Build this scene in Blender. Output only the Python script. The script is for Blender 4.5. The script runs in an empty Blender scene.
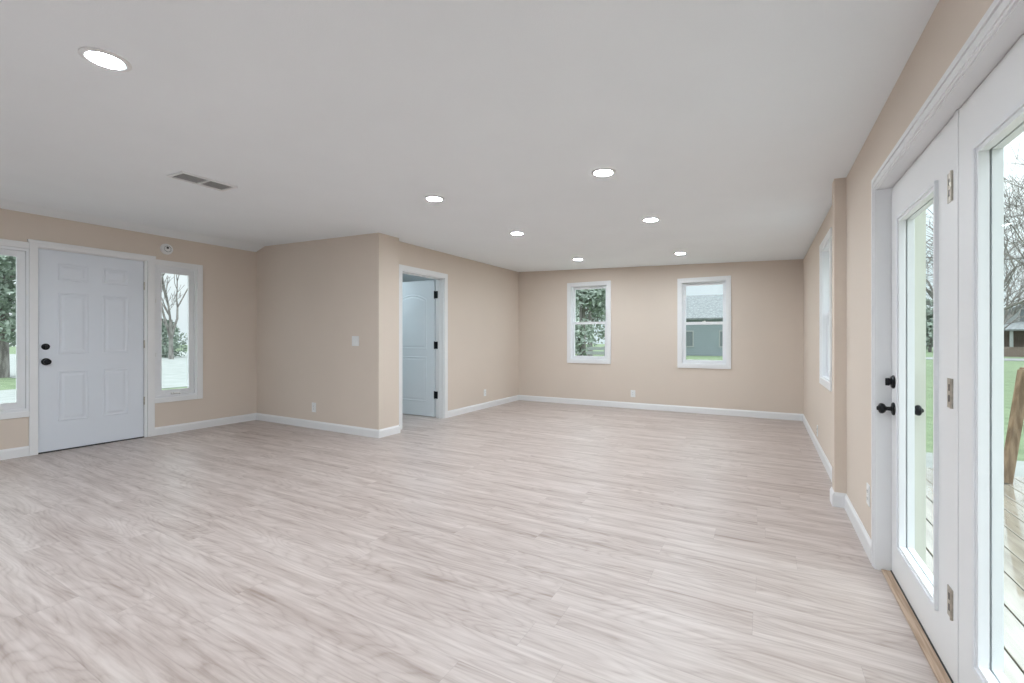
import bpy, math, random
from mathutils import Vector, Matrix
C = bpy.context.scene.collection
S = bpy.context.scene
PI = math.pi

# ------------------------------------------------------------------ camera
YAW = .5102
cam = bpy.data.objects.new('camera', bpy.data.cameras.new('camera'))
C.objects.link(cam)
cam.location = (0, 0, 1.251)
cam.rotation_euler = (PI/2, 0, YAW)
cam.data.sensor_width = 36
cam.data.lens = 449.0/1024*36
cam.data.shift_y = -2.145/1024
cam.data.clip_start = .05
cam.data.clip_end = 500
S.camera = cam

# ------------------------------------------------------------------ exposure
S.view_settings.view_transform = 'Standard'
S.view_settings.look = 'None'
S.view_settings.gamma = 1
S.view_settings.use_curve_mapping = False
S.view_settings.exposure = 0.0
LAMP = 318.0          # radiance of the recessed lights' lenses
SKY = 1.0           # near the horizon; an overcast sky is brightest overhead

# ------------------------------------------------------------------ overcast sky
W = bpy.data.worlds.new('overcast_sky'); S.world = W; W.use_nodes = True
nt = W.node_tree; nt.nodes.clear()
wo = nt.nodes.new('ShaderNodeOutputWorld'); bg = nt.nodes.new('ShaderNodeBackground')
tc = nt.nodes.new('ShaderNodeTexCoord'); nz = nt.nodes.new('ShaderNodeTexNoise'); rp = nt.nodes.new('ShaderNodeValToRGB')
nz.inputs['Scale'].default_value = 2.2; nz.inputs['Detail'].default_value = 5
nt.links.new(tc.outputs['Generated'], nz.inputs['Vector']); nt.links.new(nz.outputs['Fac'], rp.inputs['Fac'])
rp.color_ramp.elements[0].position = .35; rp.color_ramp.elements[0].color = (.74, .86, .92, 1)
rp.color_ramp.elements[1].position = .65; rp.color_ramp.elements[1].color = (.92, .98, 1.0, 1)
nt.links.new(rp.outputs['Color'], bg.inputs['Color']); bg.inputs['Strength'].default_value = SKY
sx = nt.nodes.new('ShaderNodeSeparateXYZ'); nt.links.new(tc.outputs['Generated'], sx.inputs[0])
mr = nt.nodes.new('ShaderNodeMapRange'); mr.interpolation_type = 'SMOOTHSTEP'; nt.links.new(sx.outputs[2], mr.inputs[0])
mr.inputs[1].default_value = .05; mr.inputs[2].default_value = .95; mr.inputs[3].default_value = SKY; mr.inputs[4].default_value = SKY*5.0
nt.links.new(mr.outputs[0], bg.inputs['Strength'])
nt.links.new(bg.outputs[0], wo.inputs[0])


# ------------------------------------------------------------------ materials
def new_mat(name):
    m = bpy.data.materials.new(name); m.use_nodes = True
    t = m.node_tree; b = t.nodes['Principled BSDF']
    return m, t, b


def N(t, kind, **kw):
    n = t.nodes.new('ShaderNode' + kind)
    for k, v in kw.items():
        if k == 'op': n.operation = v
        elif k in n.inputs: n.inputs[k].default_value = v
        else: setattr(n, k, v)
    return n


def math_n(t, op, a, b=None):
    n = t.nodes.new('ShaderNodeMath'); n.operation = op
    for i, v in enumerate((a, b)):
        if v is None: continue
        if isinstance(v, (int, float)): n.inputs[i].default_value = v
        else: t.links.new(v, n.inputs[i])
    return n.outputs[0]


def plain(name, col, rough=.5, metal=0, noise=0.03, scale=8, bump=0, bscale=200, spec=.5, coat=0):
    """one colour with a faint mottling and optional fine bump"""
    m, t, b = new_mat(name)
    g = N(t, 'NewGeometry'); n = N(t, 'TexNoise', Scale=scale, Detail=4.0)
    t.links.new(g.outputs['Position'], n.inputs['Vector'])
    r = N(t, 'ValToRGB')
    lo = [max(0, c*(1-noise)) for c in col]; hi = [min(1, c*(1+noise)) for c in col]
    r.color_ramp.elements[0].position = .3; r.color_ramp.elements[0].color = (*lo, 1)
    r.color_ramp.elements[1].position = .7; r.color_ramp.elements[1].color = (*hi, 1)
    t.links.new(n.outputs['Fac'], r.inputs['Fac']); t.links.new(r.outputs['Color'], b.inputs['Base Color'])
    b.inputs['Roughness'].default_value = rough; b.inputs['Metallic'].default_value = metal
    b.inputs['Specular IOR Level'].default_value = spec
    b.inputs['Coat Weight'].default_value = coat
    if bump:
        n2 = N(t, 'TexNoise', Scale=bscale, Detail=3.0); t.links.new(g.outputs['Position'], n2.inputs['Vector'])
        bp = N(t, 'Bump', Strength=bump, Distance=.002)
        t.links.new(n2.outputs['Fac'], bp.inputs['Height']); t.links.new(bp.outputs[0], b.inputs['Normal'])
    return m


def two_tone(name, c0, c1, scale, rough=.8, stretch=(1, 1, 1), p0=.4, p1=.6, bump=0, detail=5):
    m, t, b = new_mat(name)
    g = N(t, 'NewGeometry'); mp = N(t, 'Mapping'); mp.inputs['Scale'].default_value = stretch
    t.links.new(g.outputs['Position'], mp.inputs['Vector'])
    n = N(t, 'TexNoise', Scale=scale, Detail=float(detail)); t.links.new(mp.outputs[0], n.inputs['Vector'])
    r = N(t, 'ValToRGB')
    r.color_ramp.elements[0].position = p0; r.color_ramp.elements[0].color = (*c0, 1)
    r.color_ramp.elements[1].position = p1; r.color_ramp.elements[1].color = (*c1, 1)
    t.links.new(n.outputs['Fac'], r.inputs['Fac']); t.links.new(r.outputs['Color'], b.inputs['Base Color'])
    b.inputs['Roughness'].default_value = rough
    if bump:
        bp = N(t, 'Bump', Strength=bump, Distance=.01)
        t.links.new(n.outputs['Fac'], bp.inputs['Height']); t.links.new(bp.outputs[0], b.inputs['Normal'])
    return m


def plank_floor():
    m, t, b = new_mat('greige_oak_planks')
    g = N(t, 'NewGeometry'); sp = N(t, 'SeparateXYZ'); t.links.new(g.outputs['Position'], sp.inputs[0])
    X, Y = sp.outputs[0], sp.outputs[1]
    PW, PL = .182, 1.22
    v = math_n(t, 'DIVIDE', math_n(t, 'ADD', Y, 20.05), PW); row = math_n(t, 'FLOOR', v); fv = math_n(t, 'FRACT', v)
    wr = N(t, 'TexWhiteNoise', noise_dimensions='1D'); t.links.new(row, wr.inputs['W'])
    u = math_n(t, 'DIVIDE', math_n(t, 'ADD', math_n(t, 'ADD', X, 30.0), math_n(t, 'MULTIPLY', wr.outputs['Value'], 7.0)), PL)
    col = math_n(t, 'FLOOR', u); fu = math_n(t, 'FRACT', u)
    cx = N(t, 'CombineXYZ'); t.links.new(row, cx.inputs[0]); t.links.new(col, cx.inputs[1])
    wn = N(t, 'TexWhiteNoise', noise_dimensions='2D'); t.links.new(cx.outputs[0], wn.inputs['Vector'])
    rnd = wn.outputs['Value']
    # grain coordinates: shifted for each plank
    gx = math_n(t, 'ADD', X, math_n(t, 'MULTIPLY', rnd, 37.0)); gy = math_n(t, 'ADD', Y, math_n(t, 'MULTIPLY', rnd, 11.0))
    # long soft streaks
    c1 = N(t, 'CombineXYZ'); t.links.new(math_n(t, 'MULTIPLY', gx, 1.0), c1.inputs[0]); t.links.new(math_n(t, 'MULTIPLY', gy, 13.0), c1.inputs[1])
    n1 = N(t, 'TexNoise', Scale=1.0, Detail=6.0, Roughness=.6, Distortion=.4); t.links.new(c1.outputs[0], n1.inputs['Vector'])
    # fine fibres
    c2 = N(t, 'CombineXYZ'); t.links.new(math_n(t, 'MULTIPLY', gx, 3.5), c2.inputs[0]); t.links.new(math_n(t, 'MULTIPLY', gy, 75.0), c2.inputs[1])
    n2 = N(t, 'TexNoise', Scale=1.0, Detail=4.0, Roughness=.6, Distortion=.3); t.links.new(c2.outputs[0], n2.inputs['Vector'])
    # cathedral figure: rings of a warped field
    c3 = N(t, 'CombineXYZ'); t.links.new(math_n(t, 'MULTIPLY', gx, .9), c3.inputs[0]); t.links.new(math_n(t, 'MULTIPLY', gy, 5.0), c3.inputs[1])
    n3 = N(t, 'TexNoise', Scale=1.0, Detail=1.5, Roughness=.4, Distortion=.2); t.links.new(c3.outputs[0], n3.inputs['Vector'])
    rings = math_n(t, 'ABSOLUTE', math_n(t, 'SINE', math_n(t, 'MULTIPLY', n3.outputs['Fac'], 62.0)))
    rings = math_n(t, 'POWER', rings, .6)
    # knots and darker flecks
    c4 = N(t, 'CombineXYZ'); t.links.new(math_n(t, 'MULTIPLY', gx, 1.7), c4.inputs[0]); t.links.new(math_n(t, 'MULTIPLY', gy, 17.0), c4.inputs[1])
    n4 = N(t, 'TexNoise', Scale=1.0, Detail=5.0, Roughness=.65, Distortion=.8); t.links.new(c4.outputs[0], n4.inputs['Vector'])
    fl = N(t, 'MapRange'); t.links.new(n4.outputs['Fac'], fl.inputs[0])
    fl.inputs[1].default_value = .30; fl.inputs[2].default_value = .52; fl.inputs[3].default_value = 0.; fl.inputs[4].default_value = 1.
    a = math_n(t, 'MULTIPLY', n1.outputs['Fac'], .54)
    a = math_n(t, 'ADD', a, math_n(t, 'MULTIPLY', n2.outputs['Fac'], .26))
    a = math_n(t, 'ADD', a, math_n(t, 'MULTIPLY', rings, .09))
    a = math_n(t, 'ADD', a, math_n(t, 'MULTIPLY', fl.outputs[0], .12))
    a = math_n(t, 'ADD', a, math_n(t, 'MULTIPLY', math_n(t, 'SUBTRACT', rnd, .5), .05))
    r = N(t, 'ValToRGB'); e = r.color_ramp.elements
    e[0].position = .36; e[0].color = (.310, .238, .205, 1)
    e[1].position = .76; e[1].color = (.665, .590, .552, 1)
    k = e.new(.50); k.color = (.448, .370, .335, 1)
    k = e.new(.61); k.color = (.545, .465, .430, 1)
    t.links.new(a, r.inputs['Fac'])
    # joints
    du = math_n(t, 'MULTIPLY', math_n(t, 'MINIMUM', fu, math_n(t, 'SUBTRACT', 1.0, fu)), PL)
    dv = math_n(t, 'MULTIPLY', math_n(t, 'MINIMUM', fv, math_n(t, 'SUBTRACT', 1.0, fv)), PW)
    d = math_n(t, 'MINIMUM', du, dv)
    j = N(t, 'MapRange'); t.links.new(d, j.inputs[0]); j.inputs[1].default_value = 0.; j.inputs[2].default_value = .0022
    j.inputs[3].default_value = .84; j.inputs[4].default_value = 1.
    mx = N(t, 'VectorMath', op='SCALE'); t.links.new(r.outputs['Color'], mx.inputs[0]); t.links.new(j.outputs[0], mx.inputs['Scale'])
    t.links.new(mx.outputs[0], b.inputs['Base Color'])
    rr = N(t, 'MapRange'); t.links.new(a, rr.inputs[0]); rr.inputs[1].default_value = .3; rr.inputs[2].default_value = .8
    rr.inputs[3].default_value = .42; rr.inputs[4].default_value = .35
    t.links.new(rr.outputs[0], b.inputs['Roughness'])
    b.inputs['Specular IOR Level'].default_value = .5
    bp = N(t, 'Bump', Strength=.10, Distance=.002); t.links.new(math_n(t, 'MULTIPLY', a, j.outputs[0]), bp.inputs['Height'])
    t.links.new(bp.outputs[0], b.inputs['Normal'])
    return m


def glass_mat():
    m, t, b = new_mat('clear_glass'); t.nodes.remove(b)
    o = t.nodes['Material Output']; tr = N(t, 'BsdfTransparent'); gl = N(t, 'BsdfGlossy'); mx = N(t, 'MixShader'); fr = N(t, 'Fresnel', IOR=1.45)
    tr.inputs['Color'].default_value = (.965, .98, .975, 1); gl.inputs['Roughness'].default_value = 0.01
    f = math_n(t, 'MINIMUM', math_n(t, 'MULTIPLY', fr.outputs[0], .04), .03)
    t.links.new(f, mx.inputs[0]); t.links.new(tr.outputs[0], mx.inputs[1]); t.links.new(gl.outputs[0], mx.inputs[2]); t.links.new(mx.outputs[0], o.inputs['Surface'])
    return m


def emit(name, col, s):
    m, t, b = new_mat(name)
    b.inputs['Base Color'].default_value = (.9, .9, .9, 1)
    b.inputs['Emission Color'].default_value = (*col, 1); b.inputs['Emission Strength'].default_value = s
    return m


def siding(name, col, period=.16, rough=.6):
    m, t, b = new_mat(name)
    g = N(t, 'NewGeometry'); sp = N(t, 'SeparateXYZ'); t.links.new(g.outputs['Position'], sp.inputs[0])
    f = math_n(t, 'FRACT', math_n(t, 'DIVIDE', sp.outputs[2], period))
    n = N(t, 'TexNoise', Scale=1.5, Detail=3.0); t.links.new(g.outputs['Position'], n.inputs['Vector'])
    k = math_n(t, 'ADD', .92, math_n(t, 'MULTIPLY', n.outputs['Fac'], .16))
    v = N(t, 'VectorMath', op='SCALE'); v.inputs[0].default_value = col; t.links.new(k, v.inputs['Scale'])
    t.links.new(v.outputs[0], b.inputs['Base Color']); b.inputs['Roughness'].default_value = rough
    bp = N(t, 'Bump', Strength=.8, Distance=.02); t.links.new(f, bp.inputs['Height']); t.links.new(bp.outputs[0], b.inputs['Normal'])
    return m


def brick_mat():
    m, t, b = new_mat('brown_brick')
    g = N(t, 'NewGeometry'); sp = N(t, 'SeparateXYZ'); t.links.new(g.outputs['Position'], sp.inputs[0])
    cb = N(t, 'CombineXYZ'); t.links.new(math_n(t, 'ADD', sp.outputs[0], sp.outputs[1]), cb.inputs[0]); t.links.new(sp.outputs[2], cb.inputs[1])
    br = N(t, 'TexBrick'); t.links.new(cb.outputs[0], br.inputs['Vector'])
    br.inputs['Color1'].default_value = (.13, .09, .07, 1); br.inputs['Color2'].default_value = (.18, .13, .105, 1)
    br.inputs['Mortar'].default_value = (.25, .23, .21, 1); br.inputs['Scale'].default_value = 3.0
    t.links.new(br.outputs['Color'], b.inputs['Base Color']); b.inputs['Roughness'].default_value = .85
    return m


def deck_mat():
    m, t, b = new_mat('wet_deck_boards')
    g = N(t, 'NewGeometry'); mp = N(t, 'Mapping'); mp.inputs['Scale'].default_value = (14, 1.2, 1); t.links.new(g.outputs['Position'], mp.inputs[0])
    n = N(t, 'TexNoise', Scale=1.4, Detail=5.0, Distortion=.4); t.links.new(mp.outputs[0], n.inputs['Vector'])
    r = N(t, 'ValToRGB'); r.color_ramp.elements[0].position = .3; r.color_ramp.elements[0].color = (.25, .225, .185, 1)
    r.color_ramp.elements[1].position = .7; r.color_ramp.elements[1].color = (.40, .37, .315, 1)
    t.links.new(n.outputs['Fac'], r.inputs['Fac']); t.links.new(r.outputs['Color'], b.inputs['Base Color'])
    n2 = N(t, 'TexNoise', Scale=3.0, Detail=4.0); t.links.new(g.outputs['Position'], n2.inputs['Vector'])
    q = N(t, 'MapRange'); t.links.new(n2.outputs['Fac'], q.inputs[0]); q.inputs[1].default_value = .4; q.inputs[2].default_value = .62
    q.inputs[3].default_value = .04; q.inputs[4].default_value = .22; t.links.new(q.outputs[0], b.inputs['Roughness'])
    b.inputs['Specular IOR Level'].default_value = .6; b.inputs['Coat Weight'].default_value = 1.0; b.inputs['Coat Roughness'].default_value = .06
    b.inputs['Coat IOR'].default_value = 1.5
    return m


MW = plain('wall_paint_greige', (.725, .630, .545), .85, noise=.012, scale=1.5, bump=.15, bscale=260, spec=.25)
MC = plain('ceiling_paint', (.90, .93, .955), .92, noise=.01, scale=2, bump=.25, bscale=160, spec=.2)
MT = plain('trim_enamel_white', (.84, .84, .845), .38, noise=.008, scale=3)
MD = plain('door_enamel_white', (.76, .80, .86), .42, noise=.01, scale=3)
MDB = plain('interior_door_white', (.78, .82, .85), .45, noise=.01, scale=3)
MV = plain('vinyl_frame_white', (.82, .83, .85), .35, noise=.006)
MP = plain('device_plastic_white', (.84, .84, .83), .35, noise=.005)
MDK = plain('dark_slot', (.05, .05, .05), .7)
MBK = plain('matte_black_metal', (.012, .012, .014), .35, metal=.6, noise=.1, scale=40)
MNK = plain('worn_nickel', (.50, .46, .40), .35, metal=.9, noise=.2, scale=60)
MGV = plain('grille_grey', (.42, .42, .42), .6)
MGD = plain('grille_base_grey', (.24, .24, .245), .7)  # darker grey plate behind the vent louvres
MTH = two_tone('oak_threshold', (.40, .27, .18), (.56, .41, .30), 3, .45, (30, 1.2, 1))
MBD = plain('bedroom_paint_blue_grey', (.40, .50, .53), .85, noise=.01)
MFL = plank_floor()
MGL = glass_mat()
ML = emit('lamp_lens', (.845, .935, 1.0), LAMP*1.25)
MEXT = siding('house_siding_cream', (.72, .72, .64))
MEJ = plain('exterior_trim_cream', (.60, .605, .54), .5, noise=.02)
MLAWN = two_tone('lawn_grass', (.080, .118, .055), (.150, .195, .105), 2.5, .95, p0=.3, p1=.7)
MPAV = two_tone('pale_gravel', (.185, .195, .185), (.255, .265, .255), 2.0, .8, p0=.3, p1=.7)
MROAD = two_tone('wet_asphalt', (0.140, 0.145, 0.145), (0.200, 0.205, 0.205), 1.0, .5)
MBARK = two_tone('bare_bark', (0.128, 0.116, 0.109), (0.247, 0.232, 0.217), 3, .95, (3, 3, .6), bump=.4)
MLEAF = two_tone('evergreen_leaf', (.155, .195, .155), (.35, .40, .345), 3, .8)
MDECK = deck_mat()
MTIM = two_tone('brown_timber', (0.147, 0.098, 0.059), (0.280, 0.203, 0.133), 4, .7, (6, 6, 1))
MHW = siding('neighbour_siding_white', (.33, .34, .34))
MHB = siding('neighbour_siding_blue_grey', (.23, .265, .285), .22)
MRF = two_tone('roof_shingle_grey', (.150, .160, .165), (.205, .215, .22), 4, .9)
MBR = brick_mat()
MWD = plain('house_window_glass', (.15, .17, .18), .15)


# ------------------------------------------------------------------ mesh helpers
class MB:
    def __init__(s): s.v = []; s.f = []

    def quad(s, *p):
        i = len(s.v); s.v += [tuple(q) for q in p]; s.f.append(tuple(range(i, i+len(p))))

    def box(s, x0, x1, y0, y1, z0, z1):
        x0, x1 = min(x0, x1), max(x0, x1); y0, y1 = min(y0, y1), max(y0, y1); z0, z1 = min(z0, z1), max(z0, z1)
        i = len(s.v)
        s.v += [(x, y, z) for z in (z0, z1) for y in (y0, y1) for x in (x0, x1)]
        s.f += [tuple(i+k for k in q) for q in ((0, 2, 3, 1), (4, 5, 7, 6), (0, 1, 5, 4), (2, 6, 7, 3), (0, 4, 6, 2), (1, 3, 7, 5))]
        return s

    def bar(s, a, b, w, h):
        """square bar between two points"""
        a, b = Vector(a), Vector(b); d = (b-a).normalized()
        up = Vector((0, 0, 1)) if abs(d.z) < .95 else Vector((1, 0, 0))
        r = d.cross(up).normalized(); u = r.cross(d)
        i = len(s.v)
        for p in (a, b):
            for sx, sy in ((-1, -1), (1, -1), (1, 1), (-1, 1)): s.v.append(tuple(p + r*sx*w/2 + u*sy*h/2))
        s.f += [(i+3, i+2, i+1, i), (i+4, i+5, i+6, i+7)] + [(i+k, i+(k+1) % 4, i+4+(k+1) % 4, i+4+k) for k in range(4)]
        return s

    def tube(s, pts, rad, n=8, caps=True):
        i0 = len(s.v); pr = None
        for k, p in enumerate(pts):
            p = Vector(p)
            d = (Vector(pts[min(k+1, len(pts)-1)]) - Vector(pts[max(k-1, 0)])).normalized()
            if pr is None: pr = d.orthogonal().normalized()
            pr = (pr - d*pr.dot(d)).normalized(); q = d.cross(pr)
            for j in range(n):
                a = 2*PI*j/n; s.v.append(tuple(p + (pr*math.cos(a)+q*math.sin(a))*rad[k]))
        for k in range(len(pts)-1):
            for j in range(n):
                a = i0+k*n+j; b = i0+k*n+(j+1) % n; s.f.append((a, b, b+n, a+n))
        if caps:
            s.f.append(tuple(i0+j for j in range(n-1, -1, -1))); e = i0+(len(pts)-1)*n; s.f.append(tuple(e+j for j in range(n)))
        return s

    def lathe(s, prof, o, axis, n=32):
        """prof: (distance along axis, radius)"""
        o = Vector(o); ax = Vector(axis).normalized(); a1 = ax.orthogonal().normalized(); a2 = ax.cross(a1)
        i0 = len(s.v)
        for t, r in prof:
            for j in range(n):
                a = 2*PI*j/n; s.v.append(tuple(o + ax*t + (a1*math.cos(a)+a2*math.sin(a))*max(r, 1e-5)))
        for k in range(len(prof)-1):
            for j in range(n):
                a = i0+k*n+j; b = i0+k*n+(j+1) % n; s.f.append((a, b, b+n, a+n))
        s.f.append(tuple(i0+j for j in range(n-1, -1, -1))); e = i0+(len(prof)-1)*n; s.f.append(tuple(e+j for j in range(n)))
        return s

    def holed(s, s0, s1, z0, z1, y0, y1, holes, topf=None):
        """slab in the local x-z plane, thickness y0..y1, with rectangular holes; only outside faces"""
        xs = sorted({s0, s1, *[h[0] for h in holes], *[h[1] for h in holes]}); zs = sorted({z0, z1, *[h[2] for h in holes], *[h[3] for h in holes]})
        xs = [x for x in xs if s0 <= x <= s1]; zs = [z for z in zs if z0 <= z <= z1]
        def solid(i, k):
            if i < 0 or k < 0 or i >= len(xs)-1 or k >= len(zs)-1: return False
            cx = (xs[i]+xs[i+1])/2; cz = (zs[k]+zs[k+1])/2
            return not any(h[0] < cx < h[1] and h[2] < cz < h[3] for h in holes)
        def T(x, y, z): return (x, y, topf(x, y) if topf and z == z1 else z)
        for i in range(len(xs)-1):
            for k in range(len(zs)-1):
                if not solid(i, k): continue
                a, b, c, d = xs[i], xs[i+1], zs[k], zs[k+1]
                s.quad(T(a, y0, c), T(b, y0, c), T(b, y0, d), T(a, y0, d))
                s.quad(T(b, y1, c), T(a, y1, c), T(a, y1, d), T(b, y1, d))
                if not solid(i-1, k): s.quad(T(a, y1, c), T(a, y0, c), T(a, y0, d), T(a, y1, d))
                if not solid(i+1, k): s.quad(T(b, y0, c), T(b, y1, c), T(b, y1, d), T(b, y0, d))
                if not solid(i, k-1): s.quad(T(a, y1, c), T(b, y1, c), T(b, y0, c), T(a, y0, c))
                if not solid(i, k+1): s.quad(T(a, y0, d), T(b, y0, d), T(b, y1, d), T(a, y1, d))
        return s

    def rings(s, outline, levels, sign=-1):
        """stacked inset copies of a closed outline in local x-z; levels = (inset, height towards the room)"""
        n = len(outline); area = sum(outline[i][0]*outline[(i+1) % n][1]-outline[(i+1) % n][0]*outline[i][1] for i in range(n))
        if area < 0: outline = outline[::-1]
        def inset(d):
            r = []
            for i in range(n):
                p0, p1, p2 = (Vector(outline[(i+q) % n]) for q in (-1, 0, 1))
                e1 = (p1-p0).normalized(); e2 = (p2-p1).normalized()
                n1 = Vector((-e1.y, e1.x)); n2 = Vector((-e2.y, e2.x)); m = (n1+n2); m = m/max(m.length_squared, 1e-6)*2
                r.append(p1+m*d)
            return r
        i0 = len(s.v)
        for d, h in levels:
            for p in inset(d): s.v.append((p.x, sign*h, p.y))
        for k in range(len(levels)-1):
            for j in range(n):
                a = i0+k*n+j; b = i0+k*n+(j+1) % n; s.f.append((a, b, b+n, a+n) if sign < 0 else (a+n, b+n, b, a))
        e = i0+(len(levels)-1)*n; s.f.append(tuple(e+j for j in range(n)) if sign < 0 else tuple(e+j for j in range(n-1, -1, -1)))
        return s

    def shift(s, dx=0, dy=0, dz=0, i=0):
        s.v = s.v[:i] + [(x+dx, y+dy, z+dz) for x, y, z in s.v[i:]]; return s

    def build(s, name, mat, parent=None, bevel=0, smooth=False, weld=False, seg=2):
        me = bpy.data.meshes.new(name); me.from_pydata(s.v, [], s.f); me.update()
        o = bpy.data.objects.new(name, me); C.objects.link(o); me.materials.append(mat)
        if weld:
            import bmesh
            bm = bmesh.new(); bm.from_mesh(me); bmesh.ops.remove_doubles(bm, verts=bm.verts, dist=1e-5); bm.to_mesh(me); bm.free()
        if parent: o.parent = parent
        if bevel:
            md = o.modifiers.new('bevel', 'BEVEL'); md.width = bevel; md.segments = seg; md.limit_method = 'ANGLE'; md.angle_limit = .6
            md.harden_normals = False
        if smooth:
            for p in me.polygons: p.use_smooth = True
            try: me.set_sharp_from_angle(angle=.7)
            except Exception: pass
        return o


def tag(o, label=None, cat=None, group=None, kind=None):
    if label: o['label'] = label
    if cat: o['category'] = cat
    if group: o['group'] = group
    if kind: o['kind'] = kind
    return o


def empty(name, loc=(0, 0, 0), rz=0):
    o = bpy.data.objects.new(name, None); C.objects.link(o); o.location = loc; o.rotation_euler = (0, 0, rz); o.empty_display_size = .1
    return o


def copy_tree(o, parent=None):
    c = o.copy(); C.objects.link(c)
    if parent: c.parent = parent
    for ch in list(o.children): copy_tree(ch, c)
    return c


# ------------------------------------------------------------------ room geometry (metres)
def cz(x, y): return 2.44 - .0314*x + .0072*y
XA, XR, YE, YF = -6.891, .538, 8.191, -2.5      # left wall, right wall, far wall, wall behind the camera
TE = .0089
TEXT = .17
R90 = PI/2
# local frames: x runs to the right seen from inside, y points out of the room
def world_top(M):
    def f(x, y):
        p = M @ Vector((x, y, 0)); return cz(p.x, p.y)+.012
    return f
def frame(loc, rz): return Matrix.Translation(loc) @ Matrix.Rotation(rz, 4, 'Z')
def wall(name, loc, rz, s0, s1, th, holes, label, mat=MW):
    M = frame(loc, rz)
    o = MB().holed(s0, s1, 0, 2.9, 0, th, holes, world_top(M)).build(name, mat)
    o.location = loc; o.rotation_euler = (0, 0, rz)
    return tag(o, label, 'wall', kind='structure')

# openings -------------------------------------------------
FD = (1.742, 2.738, 0, 2.256)             # front door
SLR = (2.80, 3.320, .478, 2.226)          # right sidelight
SLL = (1.167, 1.687, .478, 2.226)         # left sidelight
BW = (4.75, 5.55, .9, 2.1)                # bedroom window (hidden, lights the bedroom)
W1 = (-3.33, -2.468, .795, 2.343); W2 = (-1.295, -.4616, .762, 2.298)
W3 = (4.84, 5.74, .79, 2.24)              # on the right wall, y range
CS = .066
GD = (1.20, 3.105, 0, 2.072)              # glass doors, y range on the right wall
ID = (4.71, 5.68, 0, 2.225)               # interior door, y range on the partition

wall('wall_left', (XA, 0, 0), R90, YF, YE+.05, TEXT, [FD, SLR, SLL, BW], 'greige wall at left holding the white front door')
E_LOC = (0, YE, 0); E_RZ = math.atan(TE)
wall('wall_back', E_LOC, E_RZ, XA-TEXT, XR+TEXT, TEXT,
     [(w[0]+CS, w[1]-CS, w[2]+CS, w[3]-CS) for w in (W1, W2)], 'beige far wall with the two double-hung windows')
wall('wall_right', (XR, 0, 0), -R90, -YE-.05, -YF, TEXT,
     [(-W3[1]+CS, -W3[0]-CS, W3[2]+CS, W3[3]-CS), (-GD[1], -GD[0], 0, GD[3])], 'beige wall at right holding the glass doors')
wall('wall_front', (0, YF, 0), PI, -XR-TEXT, -XA+TEXT, TEXT, [], 'plain white wall behind the camera', MC)
B_LOC = (XA, 4.162, 0); B_RZ = math.atan(-.0079)
wall('wall_alcove', B_LOC, B_RZ, 0, 2.638, .12, [], 'grey-beige partition wall with light switch and outlet')
# corner post and the partition with the doorway
m = MB(); m.box(-4.525, -4.253, 4.141, 4.503, 0, 2.6)
m.v = [(x, y, cz(x, y)+.012 if z > 1 else 0) for x, y, z in m.v]
tag(m.build('wall_corner', MW), 'narrow beige wall end beside the open interior doorway', 'wall', kind='structure')
wall('wall_partition', (-4.405, 0, 0), R90, 4.503, YE-.04, .155, [ID], 'beige partition wall with the open interior doorway')
m = MB(); m.box(.465, XR+.01, 4.12, 4.24, 0, 2.5); m.v = [(x, y, cz(x, y)+.012 if z > 1 else 0) for x, y, z in m.v]
tag(m.build('wall_stub', MW), 'shallow beige wall stub between far window and glass doors', 'wall', kind='structure')

# floor, ceiling
m = MB(); m.box(XA-.02, XR+.058, YF-.02, YE, -.06, 0)
tag(m.build('floor', MFL), 'pale greige wood plank floor', 'floor', kind='structure')
m = MB()
x0, x1, y0, y1 = XA-TEXT, XR+TEXT, YF-TEXT, YE+.3
c = [(x0, y0), (x1, y0), (x1, y1), (x0, y1)]
lo = [(x, y, cz(x, y)) for x, y in c]; hi = [(x, y, z+.15) for x, y, z in lo]
m.v = lo+hi; m.f = [(3, 2, 1, 0), (4, 5, 6, 7)] + [(k, (k+1) % 4, 4+(k+1) % 4, 4+k) for k in range(4)]
tag(m.build('ceiling', MC), 'smooth white ceiling with recessed lights', 'ceiling', kind='structure')
# sloping strip where the ceiling meets the left wall
m = MB()
for y in (YF, 4.15):
    zc = cz(-6.65, y)
    m.v += [(XA-.01, y, 2.607), (XA+.004, y, 2.607), (-6.65, y, zc-.0005), (-6.65, y, zc+.02), (XA-.01, y, zc+.03)]
m.f = [(4, 3, 2, 1, 0), (5, 6, 7, 8, 9)] + [(k, (k+1) % 5, 5+(k+1) % 5, 5+k) for k in range(5)]
tag(m.build('trim_1', MC), 'white sloping cove strip along the top of the left wall', 'trim', kind='structure')

# bedroom lining (blue-grey paint over the far sides of its walls)
m = MB()
m.box(XA, XA+.006, 4.29, BW[0]-.02, 0, 2.55).box(XA, XA+.006, BW[1]+.02, 8.2, 0, 2.55).box(XA, XA+.006, BW[0]-.02, BW[1]+.02, 0, .88).box(XA, XA+.006, BW[0]-.02, BW[1]+.02, 2.12, 2.55)
m.box(XA, -4.562, 8.10, 8.115, 0, 2.55); m.box(XA, -4.562, 4.285, 4.29, 0, 2.55)
tag(m.build('wall_bedroom', MBD), 'blue-grey painted walls of the room beyond the open door', 'wall', kind='structure')
tag(MB().box(XA, -4.562, 4.285, 8.115, 2.50, 2.53).build('ceiling_bedroom', MC), 'white ceiling of the room beyond the open door', 'ceiling', kind='structure')


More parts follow.
